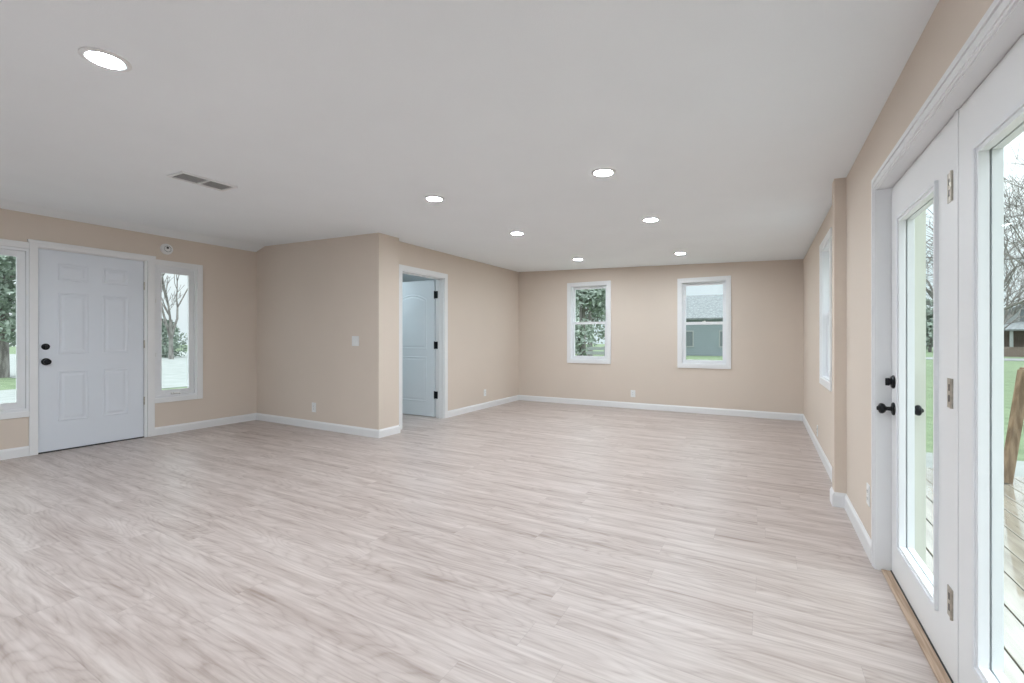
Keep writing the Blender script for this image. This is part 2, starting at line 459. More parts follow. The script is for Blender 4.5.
# ------------------------------------------------------------------ baseboards
def base_run(m, a, b, ins, h=.107, th=.014, c0=0, c1=0):
    """moulded board from a to b, ins = unit vector into the room; c0/c1 extend the ends for mitres"""
    a, b, ins = Vector((*a, 0)), Vector((*b, 0)), Vector((*ins, 0)); d = (b-a).normalized()
    a = a-d*c0; b = b+d*c1
    prof = [(-.001, 0), (th, 0), (th, h*.78), (th*.8, h*.86), (th*.45, h*.93), (th*.3, h), (-.001, h)]
    i = len(m.v); n = len(prof)
    for p in (a, b):
        for o, z in prof: m.v.append(tuple(p+ins*o+Vector((0, 0, z))))
    fs = [tuple(i+k for k in range(n-1, -1, -1)), tuple(i+n+k for k in range(n))] + [(i+k, i+(k+1) % n, i+n+(k+1) % n, i+n+k) for k in range(n)]
    m.f += fs
    return m
m = MB(); base_run(m, (XA, YF), (XA, 1.675), (1, 0)); base_run(m, (XA, 2.812), (XA, 4.162), (1, 0))
tag(m.build('baseboard_left', MT), 'white baseboard along the front door wall', 'baseboard', kind='structure')
m = MB(); base_run(m, (XA, 4.162), (-4.253, 4.141), (0, -1), c1=.014)
base_run(m, (-4.253, 4.141), (-4.253, 4.503), (1, 0), c0=.0); base_run(m, (-4.253, 4.503), (-4.405, 4.503), (0, 1), c0=.014)
tag(m.build('baseboard_alcove', MT), 'white baseboard around the corner of the grey-beige partition', 'baseboard', kind='structure')
m = MB(); base_run(m, (-4.405, 5.742), (-4.405, YE-.03), (1, 0))
tag(m.build('baseboard_partition', MT), 'white baseboard beyond the open interior doorway', 'baseboard', kind='structure')
m = MB(); base_run(m, (-4.405, YE+TE*-4.405), (XR, YE+TE*XR), (0, -1))
tag(m.build('baseboard_back', MT), 'white baseboard under the two far windows', 'baseboard', kind='structure')
m = MB(); base_run(m, (XR, 8.19), (XR, 4.24), (-1, 0)); base_run(m, (.465, 4.24), (.465, 4.12), (-1, 0), c0=.014, c1=.014)
base_run(m, (XR, 4.24), (.465, 4.24), (0, 1)); base_run(m, (.465, 4.12), (XR, 4.12), (0, -1)); base_run(m, (XR, 4.12), (XR, 3.172), (-1, 0)); base_run(m, (XR, 1.13), (XR, YF), (-1, 0))
tag(m.build('baseboard_right', MT), 'white baseboard stepping around the wall stub', 'baseboard', kind='structure')


# ------------------------------------------------------------------ windows
def pane(s0, s1, z0, z1, y, parent):
    return MB().box(s0, s1, y-.002, y+.002, z0, z1).build('pane', MGL, parent)


def rect_frame(s0, s1, z0, z1, w, y0, y1, wb=None):
    wb = wb or w
    return MB().holed(s0, s1, z0, z1, y0, y1, [(s0+w, s1-w, z0+wb, z1-w)])


def double_hung(name, loc, rz, s0, s1, z0, z1, label):
    M = Matrix.Rotation(rz, 4, 'Z') @ Vector(((s0+s1)/2, 0, 0))
    t = empty(name, (loc[0]+M.x, loc[1]+M.y, z0), rz); h = z1-z0; w = (s1-s0)/2
    tag(t, label, 'window', kind='structure')
    rect_frame(-w, w, 0, h, .070, -.020, .001).build('casing', MT, t, bevel=.004)
    q = w-CS
    # jamb lining runs through the wall
    rect_frame(-q-.001, q+.001, CS-.001, h-CS+.001, .016, -.001, TEXT+.01).build('window_frame', MV, t, bevel=.001)
    # interior stool-less stop and two sashes
    a, b = CS+.015, h-CS-.015; mid = (a+b)/2; qi = q-.015
    u = rect_frame(-qi, qi, mid-.018, b, .045, .085, .115, .036).build('upper_sash', MV, t, bevel=.003)
    pane(-qi+.044, qi-.044, mid+.017, b-.044, .10, u)
    l = rect_frame(-qi, qi, a, mid+.018, .048, .045, .080, .058).build('lower_sash', MV, t, bevel=.003)
    pane(-qi+.047, qi-.047, a+.057, mid-.029, .062, l)
    k = MB(); k.box(-.03, .03, .050, .078, mid+.018, mid+.026); k.box(-.006, .024, .052, .070, mid+.026, mid+.036)
    k.build('sash_lock', MP, t, bevel=.002)
    MB().box(-qi+.10, qi-.10, .036, .046, a+.012, a+.022).build('lift_rail', MV, t, bevel=.002)
    MB().box(-q-.03, q+.03, TEXT-.01, TEXT+.05, CS-.03, CS+.012).build('outer_sill', MV, t, bevel=.003)
    return t
double_hung('window_1', E_LOC, E_RZ, *W1, 'white double-hung window at left on the far wall')
double_hung('window_2', E_LOC, E_RZ, *W2, 'white double-hung window at right on the far wall')
double_hung('window_3', (XR, 0, 0), -R90, -W3[1], -W3[0], W3[2], W3[3], 'tall white window on the right wall beyond the stub')


def sidelight(name, s0, s1, z0, z1, mirror, label):
    """casement beside the front door; the door's casing closes one side"""
    t = empty(name, (XA, (s0+s1)/2, z0), R90); tag(t, label, 'window', kind='structure')
    w = (s1-s0)/2; h = z1-z0; k = -1 if mirror else 1
    cs = MB()
    # L-shaped casing: outer side, head and sill
    o1 = w+.0665; i1 = w-.004
    ys = (-.018, .001)
    cs.box(*sorted((k*i1, k*o1)), *ys, -.058, h+.066)
    cs.box(*sorted((-k*(w-.012), k*i1)), *ys, h-.004, h+.066)
    cs.box(*sorted((-k*(w-.012), k*i1)), *ys, -.058, .004)
    cs.build('casing', MT, t, bevel=.003)
    rect_frame(-w-.001, w+.001, -.001, h+.001, .034, -.006, TEXT+.005).build('window_frame', MV, t, bevel=.002)
    s = rect_frame(-w+.034, w-.034, .034, h-.034, .060, .012, .055, .066).build('sash', MV, t, bevel=.004)
    # inner glazing bead
    rect_frame(-w+.090, w-.090, .096, h-.090, .010, .006, .020).build('glazing_bead', MV, s, bevel=.002)
    pane(-w+.0935, w-.0935, .0995, h-.0935, .035, s)
    c = MB().box(-.055, .045, -.006, .014, .040, .066).build('crank_base', MP, t, bevel=.004)
    g = MB(); g.tube([(-.03, -.004, .060), (-.03, -.020, .062), (.0, -.026, .058), (.035, -.024, .050)], [.006, .006, .005, .005], 8)
    g.lathe([(0, .004), (.004, .009), (.014, .009), (.018, .004)], (.038, -.022, .050), (0, -1, 0), 12)
    g.build('crank_handle', MP, c, smooth=True)
    for z in (.55, 1.25):
        MB().box(*sorted((-k*(w-.036), -k*(w-.022))), -.014, -.002, z, z+.05).build('latch', MP, t, bevel=.002)
    return t
sidelight('window_4', *SLR, False, 'narrow white sidelight window right of the front door')
sidelight('window_5', *SLL, True, 'narrow white sidelight window left of the front door')
w5 = empty('window_6', (XA, (BW[0]+BW[1])/2, BW[2]), R90); tag(w5, 'bedroom window hidden beyond the partition wall', 'window', kind='structure')
ww = (BW[1]-BW[0])/2
rect_frame(-ww, ww, 0, BW[3]-BW[2], .05, .02, .12).build('window_frame', MV, w5, bevel=.003)
pane(-ww+.049, ww-.049, .049, BW[3]-BW[2]-.049, .07, w5)

# ------------------------------------------------------------------ hardware shapes
ROSETTE = [(0, .034), (.004, .034), (.009, .030), (.011, .014)]
def knob(name, parent, at, axis, mat, big=1.0):
    pr = [(0, .035), (.004, .035), (.008, .031), (.010, .016), (.016, .011), (.030, .0105), (.034, .014), (.040, .024), (.049, .0285), (.058, .0275), (.063, .021), (.066, .012), (.070, .011), (.072, .009)]
    return MB().lathe([(a, b*big) for a, b in pr], at, axis, 32).build(name, mat, parent, smooth=True)
def deadbolt(name, parent, at, axis, mat, thumb=True):
    m = MB().lathe([(0, .035), (.005, .035), (.012, .029), (.014, .016), (.020, .014)], at, axis, 32)
    o = m.build(name, mat, parent, smooth=True)
    if thumb:
        a = Vector(at); d = Vector(axis)
        b = MB(); b.box(a.x-.006, a.x+.006, *sorted((a.y+d.y*.018, a.y+d.y*.036)), a.z-.020, a.z+.020); b.build('thumb_turn', mat, o, bevel=.003)
    return o


def panel_levels(): return [(0, 0), (.004, .005), (.012, .006), (.018, .002), (.030, .0012), (.034, .0012), (.054, .0065), (.060, .007)]

# ------------------------------------------------------------------ front door
t = empty('door_1', (XA, 2.24, 0), R90); tag(t, 'white six-panel front door with black deadbolt and knob', 'door', kind='structure')
def L(y): return y-2.24
m = MB(); m.holed(L(1.675), L(2.812), 0, 2.320, -.022, .001, [(L(FD[0]), L(FD[1]), 0, FD[3])])
m.build('casing', MT, t, bevel=.004)
m = MB(); m.holed(L(1.664), L(2.823), 2.296, 2.326, -.030, .0, []); m.build('casing_cap', MT, t, bevel=.005)
m = MB(); m.holed(L(FD[0])-.001, L(FD[1])+.001, 0, FD[3]+.001, -.001, TEXT+.01, [(L(1.7465), L(2.708), 0, 2.2465)]); m.build('jamb', MT, t, bevel=.001)
s = MB().box(L(1.749), L(2.701), .004, .049, .014, 2.2440).build('door_slab', MD, t, bevel=.002)
for (a, b) in ((1.905, 2.165), (2.295, 2.545)):
    for (z0, z1) in ((1.915, 2.105), (1.085, 1.775), (.33, .895)):
        p = MB().rings([(L(a), z0), (L(b), z0), (L(b), z1), (L(a), z1)], panel_levels()).shift(0, .0045, 0).build('panel', MD, s)
knob('door_knob', t, (L(1.808), .004, 1.005), (0, -1, 0), MBK, 1.12)
deadbolt('deadbolt', t, (L(1.806), .004, 1.170), (0, -1, 0), MBK)
for z in (1.88, 1.14, .42):
    h = MB(); h.box(L(2.7015), L(2.7075), -.002, .004, z, z+.10); h.tube([(L(2.704), -.010, z), (L(2.704), -.010, z+.10)], [.007, .007], 10)
    h.build('hinge', MNK, t, smooth=True)
MB().box(L(1.747), L(2.708), .0, .12, 0, .012).build('sill_plate', MDK, t)
MB().box(L(1.749), L(2.701), .052, .056, .014, 2.24).build('weather_strip', MDK, t)

# ------------------------------------------------------------------ interior door (open)
t = empty('door_2', (-4.405, ID[1], 0), R90); tag(t, 'open white two-panel arch-top interior door with black hinges', 'door', kind='structure')
def L(y): return y-ID[1]
m = MB(); m.holed(L(4.642), L(5.744), 0, 2.290, -.018, .001, [(L(ID[0])+.004, L(ID[1])-.004, 0, ID[3]-.004)]); m.build('casing', MT, t, bevel=.005)
m = MB(); m.holed(L(4.642), L(5.744), 0, 2.290, .154, .172, [(L(ID[0])+.004, L(ID[1])-.004, 0, ID[3]-.004)]); m.build('casing', MT, t, bevel=.005)
m = MB(); m.holed(L(ID[0])-.001, L(ID[1])+.001, 0, ID[3]+.001, -.001, .156, [(L(ID[0])+.018, L(ID[1])-.018, 0, ID[3]-.018)]); m.build('jamb', MT, t, bevel=.001)
m = MB(); m.holed(L(ID[0])+.017, L(ID[1])-.017, 0, ID[3]-.017,   .070, .098, [(L(ID[0])+.030, L(ID[1])-.030, 0, ID[3]-.030)]); m.build('door_stop', MT, t, bevel=.002)
# slab stands at right angles to the wall; its own local frame: x along the slab away from the hinge
sw, sh = .935, 2.205
se = MB().box(0, sw, -.0175, .0175, .012, sh).build('door_slab', MDB, t, bevel=.002)
se.location = (L(ID[1])-.003, .186, 0); se.rotation_euler = (0, 0, R90)
def arch(x0, x1, z0, z1, rise, n=20):
    o = [(x0, z0), (x1, z0)]
    r0 = z1-rise; cx = (x0+x1)/2; w = (x1-x0)/2
    for k in range(n+1):
        a = k/n; x = x1-(x1-x0)*a; o.append((x, r0+rise*math.sin(PI*a)**.8))
    return o
for side in (1, -1):
    for ol in (arch(.155, sw-.155, 1.09, 1.985, .09), [(.155, .24), (sw-.155, .24), (sw-.155, .97), (.155, .97)]):
        lv = [(0, 0), (.006, .005), (.016, .006), (.024, .0012), (.036, .0012), (.056, .006)]
        p = MB().rings(ol, lv, sign=side); p.shift(0, side*.0170, 0); p.build('panel', MDB, se)
for side in (1, -1):
    knob('door_knob', se, (sw-.065, side*.0175, 1.0), (0, side, 0), MBK)
for z in (1.905, 1.10, .305):
    h = MB(); h.box(L(ID[1])-.024, L(ID[1])-.0175, .118, .182, z, z+.115)
    h.tube([(L(ID[1])-.028, .179, z-.004), (L(ID[1])-.028, .179, z+.119)], [.008, .008], 12)
    h.build('hinge', MBK, t, bevel=.0015)

# ------------------------------------------------------------------ glass doors on the right wall
SX = .062            # slab face behind the wall face (local y)
t = empty('door_3', (XR, 2.1525, 0), -R90)
tag(t, 'white full-lite patio door pair with black knob and nickel hinges', 'door', kind='structure')
def L(y): return -(y-2.1525)
def colonial(m, x0, x1, z1, w):
    """moulded casing: two stepped layers"""
    m.holed(x0, x1, 0, z1, -.008, .001, [(x0+w-.013, x1-w+.013, 0, z1-w)])
    m.holed(x0, x1, 0, z1, -.014, -.007, [(x0+.022, x1-.022, 0, z1-.022)])
    m.holed(x0+.034, x1-.034, 0, z1-.034, -.0115, -.007, [(x0+w-.022, x1-w+.022, 0, z1-w+.010)])
    return m
colonial(MB(), L(3.152), L(1.153), 2.133, .066).build('casing', MT, t, bevel=.0035)
m = MB(); m.holed(L(GD[1])-.001, L(GD[0])+.001, 0, 2.073, -.001, TEXT+.012, [(L(3.0955), L(1.2095), 0, 2.062)]); m.box(L(2.1865), L(2.1475), SX-.003, .155, 0, 2.0625)
m.build('jamb', MT, t, bevel=.0025)
m = MB(); m.holed(L(3.25), L(1.05), -.04, 2.17, TEXT+.010, TEXT+.032, [(L(3.097), L(1.208), -.04, 2.064)]); m.box(L(2.19), L(2.144), .154, .164, -.04, 2.066)
m.build('outer_casing', MEJ, t, bevel=.003)
m = MB().holed(L(3.096), L(1.209), 0, 2.0625, SX+.048, TEXT+.011, [(L(3.0925), L(1.2125), 0, 2.0595)]); m.box(L(2.1868), L(2.1472), SX+.050, .157, 0, 2.0615); m.build('outer_jamb', MEJ, t)
MB().box(L(3.0955), L(1.2095), .065, TEXT+.03, -.045, -.001).build('sill', MEJ, t, bevel=.004)
def glass_door(y0, y1, hinged):
    a, b = L(y1), L(y0)
    ta, tb, tz0, tz1 = a+.152, b-.166, .185, 1.876
    sl = MB().holed(a, b, .014, 2.058, SX, SX+.045, [(ta+.016, tb-.016, tz0+.016, tz1-.016)]).build('door_slab', MT, t, bevel=.0015)
    for y_0, y_1, y_2 in ((SX-.012, SX-.006, SX+.020), (SX+.057, SX+.051, SX+.026)):
        m = MB(); m.holed(ta, tb, tz0, tz1, *sorted((y_0, y_2)), [(ta+.015, tb-.015, tz0+.015, tz1-.015)])
        m.holed(ta+.014, tb-.014, tz0+.014, tz1-.014, *sorted((y_1, y_2)), [(ta+.030, tb-.030, tz0+.030, tz1-.030)])
        m.build('lite_frame', MV, sl, bevel=.003)
    pane(ta+.028, tb-.028, tz0+.028, tz1-.028, SX+.0225, sl)
    return sl, a, b
sl, a, b = glass_door(2.188, 3.094, True)
knob('door_knob', sl, (a+.052, SX, .885), (0, -1, 0), MBK, .97)
deadbolt('deadbolt', sl, (a+.052, SX, 1.027), (0, -1, 0), MBK)
knob('outside_knob', sl, (a+.052, SX+.045, .885), (0, 1, 0), MBK, .97)
deadbolt('outside_deadbolt', sl, (a+.052, SX+.045, 1.027), (0, 1, 0), MBK, False)
for z in (1.755, 1.000, .232):
    h = MB(); h.box(b-.060, b-.014, SX-.003, SX+.001, z, z+.108); h.tube([(b-.012, SX-.004, z), (b-.012, SX-.004, z+.108)], [.005, .005], 10)
    ho = h.build('hinge', MNK, t, smooth=False)
    q = MB()
    for dz in (.022, .062): q.box(b-.044, b-.030, SX-.0042, SX-.0028, z+dz, z+dz+.024)
    q.build('hinge_slot', MDK, ho)
glass_door(1.212, 2.145, False)
MB().box(L(3.0955), L(1.2095), .058, .062, .0, .013).build('gap_shade', MDK, t)  # dark strip stands in for the shaded gap under the slabs
m = MB(); m.box(XR+.018, XR+.058, 1.21, 3.095, 0, .010)
tag(m.build('trim_2', MTH, bevel=.003), 'tan oak threshold strip along the foot of the glass doors', 'trim', kind='structure')


# ------------------------------------------------------------------ outlets, switch
def outlet(loc, rz, label, w=.078, h=.122, kind='outlet'):
    t = empty('wall_outlet', loc, rz); tag(t, label, 'outlet', 'white wall outlets')
    MB().box(-w/2, w/2, -.006, .0, -h/2, h/2).build('cover_plate', MP, t, bevel=.0035)
    for z in (-.021, .021):
        r = MB().box(-.017, .017, -.0085, -.005, z-.014, z+.014).build('receptacle', MP, t, bevel=.003)
        q = MB(); q.box(-.0075, -.0055, -.0092, -.0080, z-.003, z+.007); q.box(.0055, .0075, -.0092, -.0080, z-.003, z+.006); q.box(-.0025, .0025, -.0092, -.0080, z-.010, z-.006)
        q.build('slots', MDK, r)
    MB().lathe([(0, .003), (.001, .0025)], (0, -.006, 0), (0, -1, 0), 10).build('screw', MNK, t)
    return t
def onB(x): return (x, 4.162-.0079*(x-XA), 0)
p = onB(-5.513); outlet((p[0], p[1], .295), B_RZ, 'white outlet low on the grey-beige wall below the light switch', .088, .135)
outlet((-4.405, 6.862, .284), R90, 'white outlet low on the wall beyond the interior doorway')
p = -2.06; outlet((p, YE+TE*p, .268), E_RZ, 'white outlet on the far wall between the two windows', .085, .125)
outlet((XR, 3.301, .345), -R90, 'white outlet beside the glass door casing')
outlet((XR, 6.13, .215), -R90, 'white outlet low on the right wall beyond the stub')
p = onB(-4.675)
t = empty('light_switch', (p[0], p[1], 1.229), B_RZ); tag(t, 'white double rocker light switch on the grey-beige partition wall', 'light switch')
MB().box(-.065, .065, -.006, 0, -.065, .065).build('cover_plate', MP, t, bevel=.0035)
for x in (-.025, .025):
    r = MB(); r.box(x-.017, x+.017, -.0075, -.005, -.034, .034); r.build('rocker_frame', MP, t, bevel=.001)
    k = MB(); i = len(k.v); k.v += [(x-.015, -.007, -.031), (x+.015, -.007, -.031), (x+.015, -.0085, 0), (x-.015, -.0085, 0), (x+.015, -.0115, .031), (x-.015, -.0115, .031), (x+.015, -.006, .031), (x-.015, -.006, .031), (x+.015, -.006, -.031), (x-.015, -.006, -.031)]
    k.f += [(0, 1, 2, 3), (3, 2, 4, 5), (5, 4, 6, 7), (1, 8, 6, 4, 2), (0, 3, 5, 7, 9), (9, 8, 1, 0), (7, 6, 8, 9)]
    k.build('rocker', MP, t, bevel=.0008)

# smoke alarm
t = empty('smoke_alarm', (XA, 2.951, 2.444), R90); tag(t, 'round white smoke alarm above the front door', 'smoke alarm')
MB().lathe([(0, .072), (.008, .072), (.010, .068), (.026, .066), (.033, .058), (.036, .045), (.037, .0)], (0, 0, 0), (0, -1, 0), 40).build('housing', MP, t, smooth=True)
m = MB()
for k in range(14):
    a = 2*PI*k/14; m.box(-.004, .004, -.0375, -.0350, .034, .042)
    j = len(m.v)-8
    for i in range(j, len(m.v)):
        x, y, z = m.v[i]; m.v[i] = (x*math.cos(a)-z*math.sin(a), y, x*math.sin(a)+z*math.cos(a))
m.build('vent_slots', MDK, t)
MB().lathe([(0, .015), (.003, .0145), (.004, .012)], (.0, -.0365, .014), (0, -1, 0), 20).build('test_button', MDK, t, smooth=True)

# ------------------------------------------------------------------ ceiling vent
def ceil_empty(name, x, y):
    t = empty(name, (x, y, cz(x, y))); t.rotation_euler = (math.atan(.0072), math.atan(.0314), 0); return t
t = ceil_empty('ceiling_vent', -4.112, 2.03); tag(t, 'rectangular white ceiling vent with two grey grilles', 'vent')
a, b = .122, .215
def flat(m):     # x-z slab laid flat under the ceiling
    m.v = [(x, z, y) for x, y, z in m.v]; m.f = [f[::-1] for f in m.f]; return m
flat(MB().holed(-a, a, -b, b, -.013, -.0005, [(-a+.022, a-.022, -b+.020, -.007), (-a+.022, a-.022, .007, b-.020)])).build('frame', MT, t, bevel=.002)
for y0, y1 in ((-b+.020, -.007), (.007, b-.020)):
    g = MB(); g.box(-a+.022, a-.022, y0, y1, -.002, -.0008); go = g.build('grille', MGD, t)
    q = MB()
    for k in range(9):
        x = -a+.032+k*(2*a-.064)/8; q.bar((x, y0, -.005), (x, y1, -.005), .010, .0015)
    q.build('louvres', MGV, go)

# ------------------------------------------------------------------ recessed ceiling lights
def ceiling_light():
    t = ceil_empty('ceiling_light', 0, 0)
    MB().lathe([(.0005, .092), (.004, .092), (.008, .086), (.0085, .070), (.006, .0655), (.002, .0655)], (0, 0, 0), (0, 0, -1), 48).build('trim_ring', MT, t, smooth=True)
    MB().lathe([(.003, .066), (.0055, .066), (.0065, .058)], (0, 0, 0), (0, 0, -1), 48).build('lens', ML, t, smooth=True)
    return t
spots = [(-2.617, .882, 'round recessed ceiling light at upper left, largest in view'),
         (-2.64, 3.255, 'round recessed ceiling light nearest the interior doorway, second in the left row'),
         (-1.04, 3.255, 'round recessed ceiling light nearest the camera in the right row'),
         (-2.643, 4.85, 'round recessed ceiling light, third in the left row'),
         (-1.03, 4.82, 'round recessed ceiling light in the middle of the right row'),
         (-2.67, 7.00, 'round recessed ceiling light nearest the far left window'),
         (-1.07, 7.00, 'round recessed ceiling light nearest the far right window'),
         (-1.04, .90, 'round recessed ceiling light above the camera'),
         (-2.63, -1.3, 'added unseen ceiling light behind the camera, left row'),  # this row behind the camera is added for more light
         (-1.04, -1.3, 'added unseen ceiling light behind the camera, right row'),
         (-4.32, -1.3, 'added unseen ceiling light behind the camera near the left wall'),
         (-4.5, .74, 'added unseen ceiling light just left of the frame, nearest the front door')]  # added to brighten the left and partition walls
proto = None
for x, y, lab in spots:
    if proto is None: proto = o = ceiling_light()
    else: o = copy_tree(proto)
    o.location = (x, y, cz(x, y)); tag(o, lab, 'ceiling light', 'round recessed ceiling lights')
t = empty('added_bedroom_light', (-5.75, 4.95, 2.50)); tag(t, 'added unseen flush light in the room beyond the open door', 'ceiling light')  # unseen cool lamp added to brighten the open door
MB().lathe([(0, .15), (.012, .15), (.018, .14)], (0, 0, 0), (0, 0, -1), 40).build('base', MT, t, smooth=True)
MB().lathe([(.016, .135), (.035, .120), (.048, .08), (.052, .0)], (0, 0, 0), (0, 0, -1), 40).build('lens', emit('added_bedroom_lens', (.78, .92, 1.0), 66.0), t, smooth=True)
t2 = copy_tree(t); t2.location = (-5.5, 7.1, 2.50); tag(t2, 'added unseen flush light behind the open interior door', 'ceiling light')  # second added lamp, lifts the dark gap above the door

# ==================================================================== outside
GZ = -.45
tag(MB().box(-160, 160, -120, 160, GZ-.3, GZ).build('ground_lawn', MLAWN), 'green lawn around the house', 'lawn', kind='structure')
m = MB(); m.box(-22, -7.4, -10, 6.5, GZ, GZ+.02); m.box(-75, -18, 6.5, 32, GZ, GZ+.02)
tag(m.build('ground_gravel', MPAV), 'pale gravel drive outside the front door', 'driveway', kind='structure')
RD = MB(); RD.box(-60, 90, 50, 56, GZ, GZ+.03)
tag(RD.build('ground_road', MROAD), 'wet grey road beyond the back lawn', 'road', kind='structure')
m = MB(); m.box(.9, 5.0, 6.1, 8.8, GZ, GZ+.03)
tag(m.build('ground_wet_gravel', MPAV), 'pale wet gravel patch at the end of the deck', 'gravel', kind='structure')

# deck
t = empty('deck', (2.4, 2.4, GZ)); tag(t, 'wet wooden deck of parallel boards outside the glass doors', 'deck')
x = .745
k = 0
while x < 4.6:
    MB().box(x-2.4, x+.139-2.4, -1.5-2.4, 6.05-2.4, .375, .400).build('board', MDECK, t, bevel=.003); x += .146; k += 1
for y in (-1.2, .8, 2.8, 4.6, 5.9): MB().box(.745-2.4, 4.6-2.4, y-2.4, y+.04-2.4, .24, .374).build('joist', MTIM, t)
for (x, y) in ((.9, -1.2), (.9, 5.9), (4.4, -1.2), (4.4, 5.9), (4.4, 2.2), (2.6, 5.9)): MB().box(x-.045-2.4, x+.045-2.4, y-2.4, y+.09-2.4, 0, .24).build('post', MTIM, t)

# leaning brown timber frame on the deck
t = empty('timber_trestle', (2.161, 5.87, -.048), .51); tag(t, 'brown timber A-frame trestle with slanting leg on the wet deck', 'trestle')
for sy in (0, -1.0):
    MB().bar((-.28, sy, .0), (-.11, sy, 1.02), .045, .085).build('leg', MTIM, t, bevel=.004)
    MB().bar((.28, sy, .0), (.11, sy, 1.02), .045, .085).build('leg', MTIM, t, bevel=.004)
    MB().bar((-.16, sy-.06, .50), (.16, sy-.06, .50), .05, .09).build('brace', MTIM, t, bevel=.004)
MB().box(-.115, .115, -1.12, .04, 1.005, 1.045).build('top_beam', MTIM, t, bevel=.006)


# bare trees
def bare_tree(loc, seed, trunk_h, r0, spread, depth, forks, label, group=None, lean=(0, 0), split=2, l0=1.6, twig=.008):
    rnd = random.Random(seed); t = empty('bare_tree', loc); tag(t, label, 'tree', group)
    tr = MB(); br = MB()
    def grow(m, p, d, r, ln, lev):
        n = 3; pts = [p]; q = p; dd = d
        for i in range(n):
            dd = (dd + Vector((rnd.gauss(0, .12), rnd.gauss(0, .12), rnd.gauss(.02, .08)))).normalized(); q = q + dd*ln/n; pts.append(q)
        r1 = max(r*.62, twig*.5)
        m.tube(pts, [r, r*.88, r*.75, r1], 8 if lev < 2 else (5 if lev < 4 else 3), caps=lev > 1)
        if lev >= depth: return
        k = forks if lev > 0 else split
        for i in range(k):
            a = rnd.uniform(0, 2*PI) if lev else 2*PI*i/k+rnd.uniform(-.4, .4); tilt = rnd.uniform(.35, .8)*spread
            o = dd.orthogonal().normalized()
            o = (Matrix.Rotation(a, 3, dd) @ dd.orthogonal().normalized())
            nd = (dd*math.cos(tilt)+o*math.sin(tilt)); nd.z += .12; nd.normalize()
            at = pts[-1] if i < 2 else pts[rnd.randint(1, 2)]
            grow(br, at, nd, max(r1*rnd.uniform(.72, .95), twig), ln*rnd.uniform(.68, .88), lev+1)
    p0 = Vector((0, 0, -.1)); d0 = Vector((lean[0], lean[1], 1)).normalized(); top = p0+d0*trunk_h
    tr.tube([p0, p0+d0*.15, p0+d0*trunk_h*.5, top], [r0*1.6, r0*1.15, r0, r0*.9], 12)
    for i in range(split):
        a = 2*PI*i/split+rnd.uniform(-.4, .4); o = Vector((math.cos(a), math.sin(a), 0)); nd = (d0+o*math.tan(.42*spread)).normalized()
        grow(br, top-d0*.1, nd, r0*.7, l0, 1)
    tr.build('trunk', MBARK, t, smooth=True); br.build('branches', MBARK, t, smooth=True)
    return t


def at(u, v, z=None, depth=None, yaw=YAW):
    """world point seen at that pixel on a level z, or at a given depth"""
    a = (u-512)/449.0; b = -(v-339.355)/449.0
    d = Vector((math.cos(yaw)*a-math.sin(yaw), math.sin(yaw)*a+math.cos(yaw), b))
    k = depth if depth else (z-1.251)/b
    return (d.x*k, d.y*k, 1.251+d.z*k)
def ground(u, depth): p = at(u, 339, depth=depth); return (p[0], p[1], GZ)

bare_tree(ground(171, 38), 3, 1.7, .17, .62, 6, 3, 'large bare forked tree seen through the sidelight right of the front door', split=3, l0=3.2, twig=.02)
for (u, dp, sd, lab) in ((1085, 12.5, 11, 'bare tree with dense twigs seen through the nearer glass door'), (962, 24, 4, 'bare tree seen through the narrow lite of the farther glass door'),
(990, 38, 8, 'bare tree standing left in front of the white house')):
    bare_tree(ground(u, dp), sd, 1.5, (.11 if dp < 20 else .2), .95, 6, 3, lab, 'bare trees beyond the deck', split=4, l0=1.9 if dp < 20 else 2.6, twig=.006 if dp < 20 else .012)
bare_tree(ground(548, 22), 9, 2.0, .2, .8, 5, 3, 'bare tree seen at the top of the far left window', split=3, l0=2.3, twig=.012)
bare_tree(ground(672, 36), 14, 3.2, .25, .8, 5, 3, 'bare tree behind the blue-grey house seen through the far right window', split=3, l0=3.4, twig=.018)


# evergreens: clusters of small leaves around a trunk
def evergreen(loc, seed, h, rad, label, cat='tree', n=5200, leaf=.16, name='evergreen_tree', zlow=.9, group=None):
    rnd = random.Random(seed); t = empty(name, loc); tag(t, label, cat, group)
    tr = MB(); tr.tube([(0, 0, -.05), (.03, 0, h*.3), (0, .04, h*.62), (0, 0, h*.93)], [h*.028, h*.022, h*.014, h*.004], 9)
    blobs = []
    for i in range(34):
        z = zlow+(h-zlow)*rnd.random()**.9; f = 1-((z-zlow)/(h-zlow))**1.6*.75; a = rnd.uniform(0, 2*PI); r = rad*f*rnd.uniform(.25, .8)
        c = Vector((r*math.cos(a), r*math.sin(a), z)); blobs.append((c, rad*rnd.uniform(.28, .45)*f))
        tr.tube([(0, 0, max(.2, z-.4)), tuple((c+Vector((0, 0, z-.3)))*.5), tuple(c)], [h*.010, h*.006, .01], 5)
    tr.build('trunk', MBARK, t, smooth=True)
    lf = MB()
    for i in range(n):
        c, r = rnd.choice(blobs); d = Vector((rnd.gauss(0, 1), rnd.gauss(0, 1), rnd.gauss(0, .8))).normalized(); p = c+d*r*rnd.uniform(.55, 1.05)
        u = Vector((rnd.gauss(0, 1), rnd.gauss(0, 1), rnd.gauss(0, 1))).normalized(); v = u.orthogonal().normalized(); k = leaf*rnd.uniform(.6, 1.3)
        lf.quad(p-u*k, p-v*k*.45, p+u*k, p+v*k*.45)
    lf.build('foliage', MLEAF, t)
    return t
evergreen(ground(3, 20), 2, 7.5, 2.3, 'dense green tree seen through the sidelight left of the front door', zlow=2.0)
evergreen(ground(582, 30), 6, 9.5, 2.6, 'tall green tree seen through the far left window', zlow=1.2)
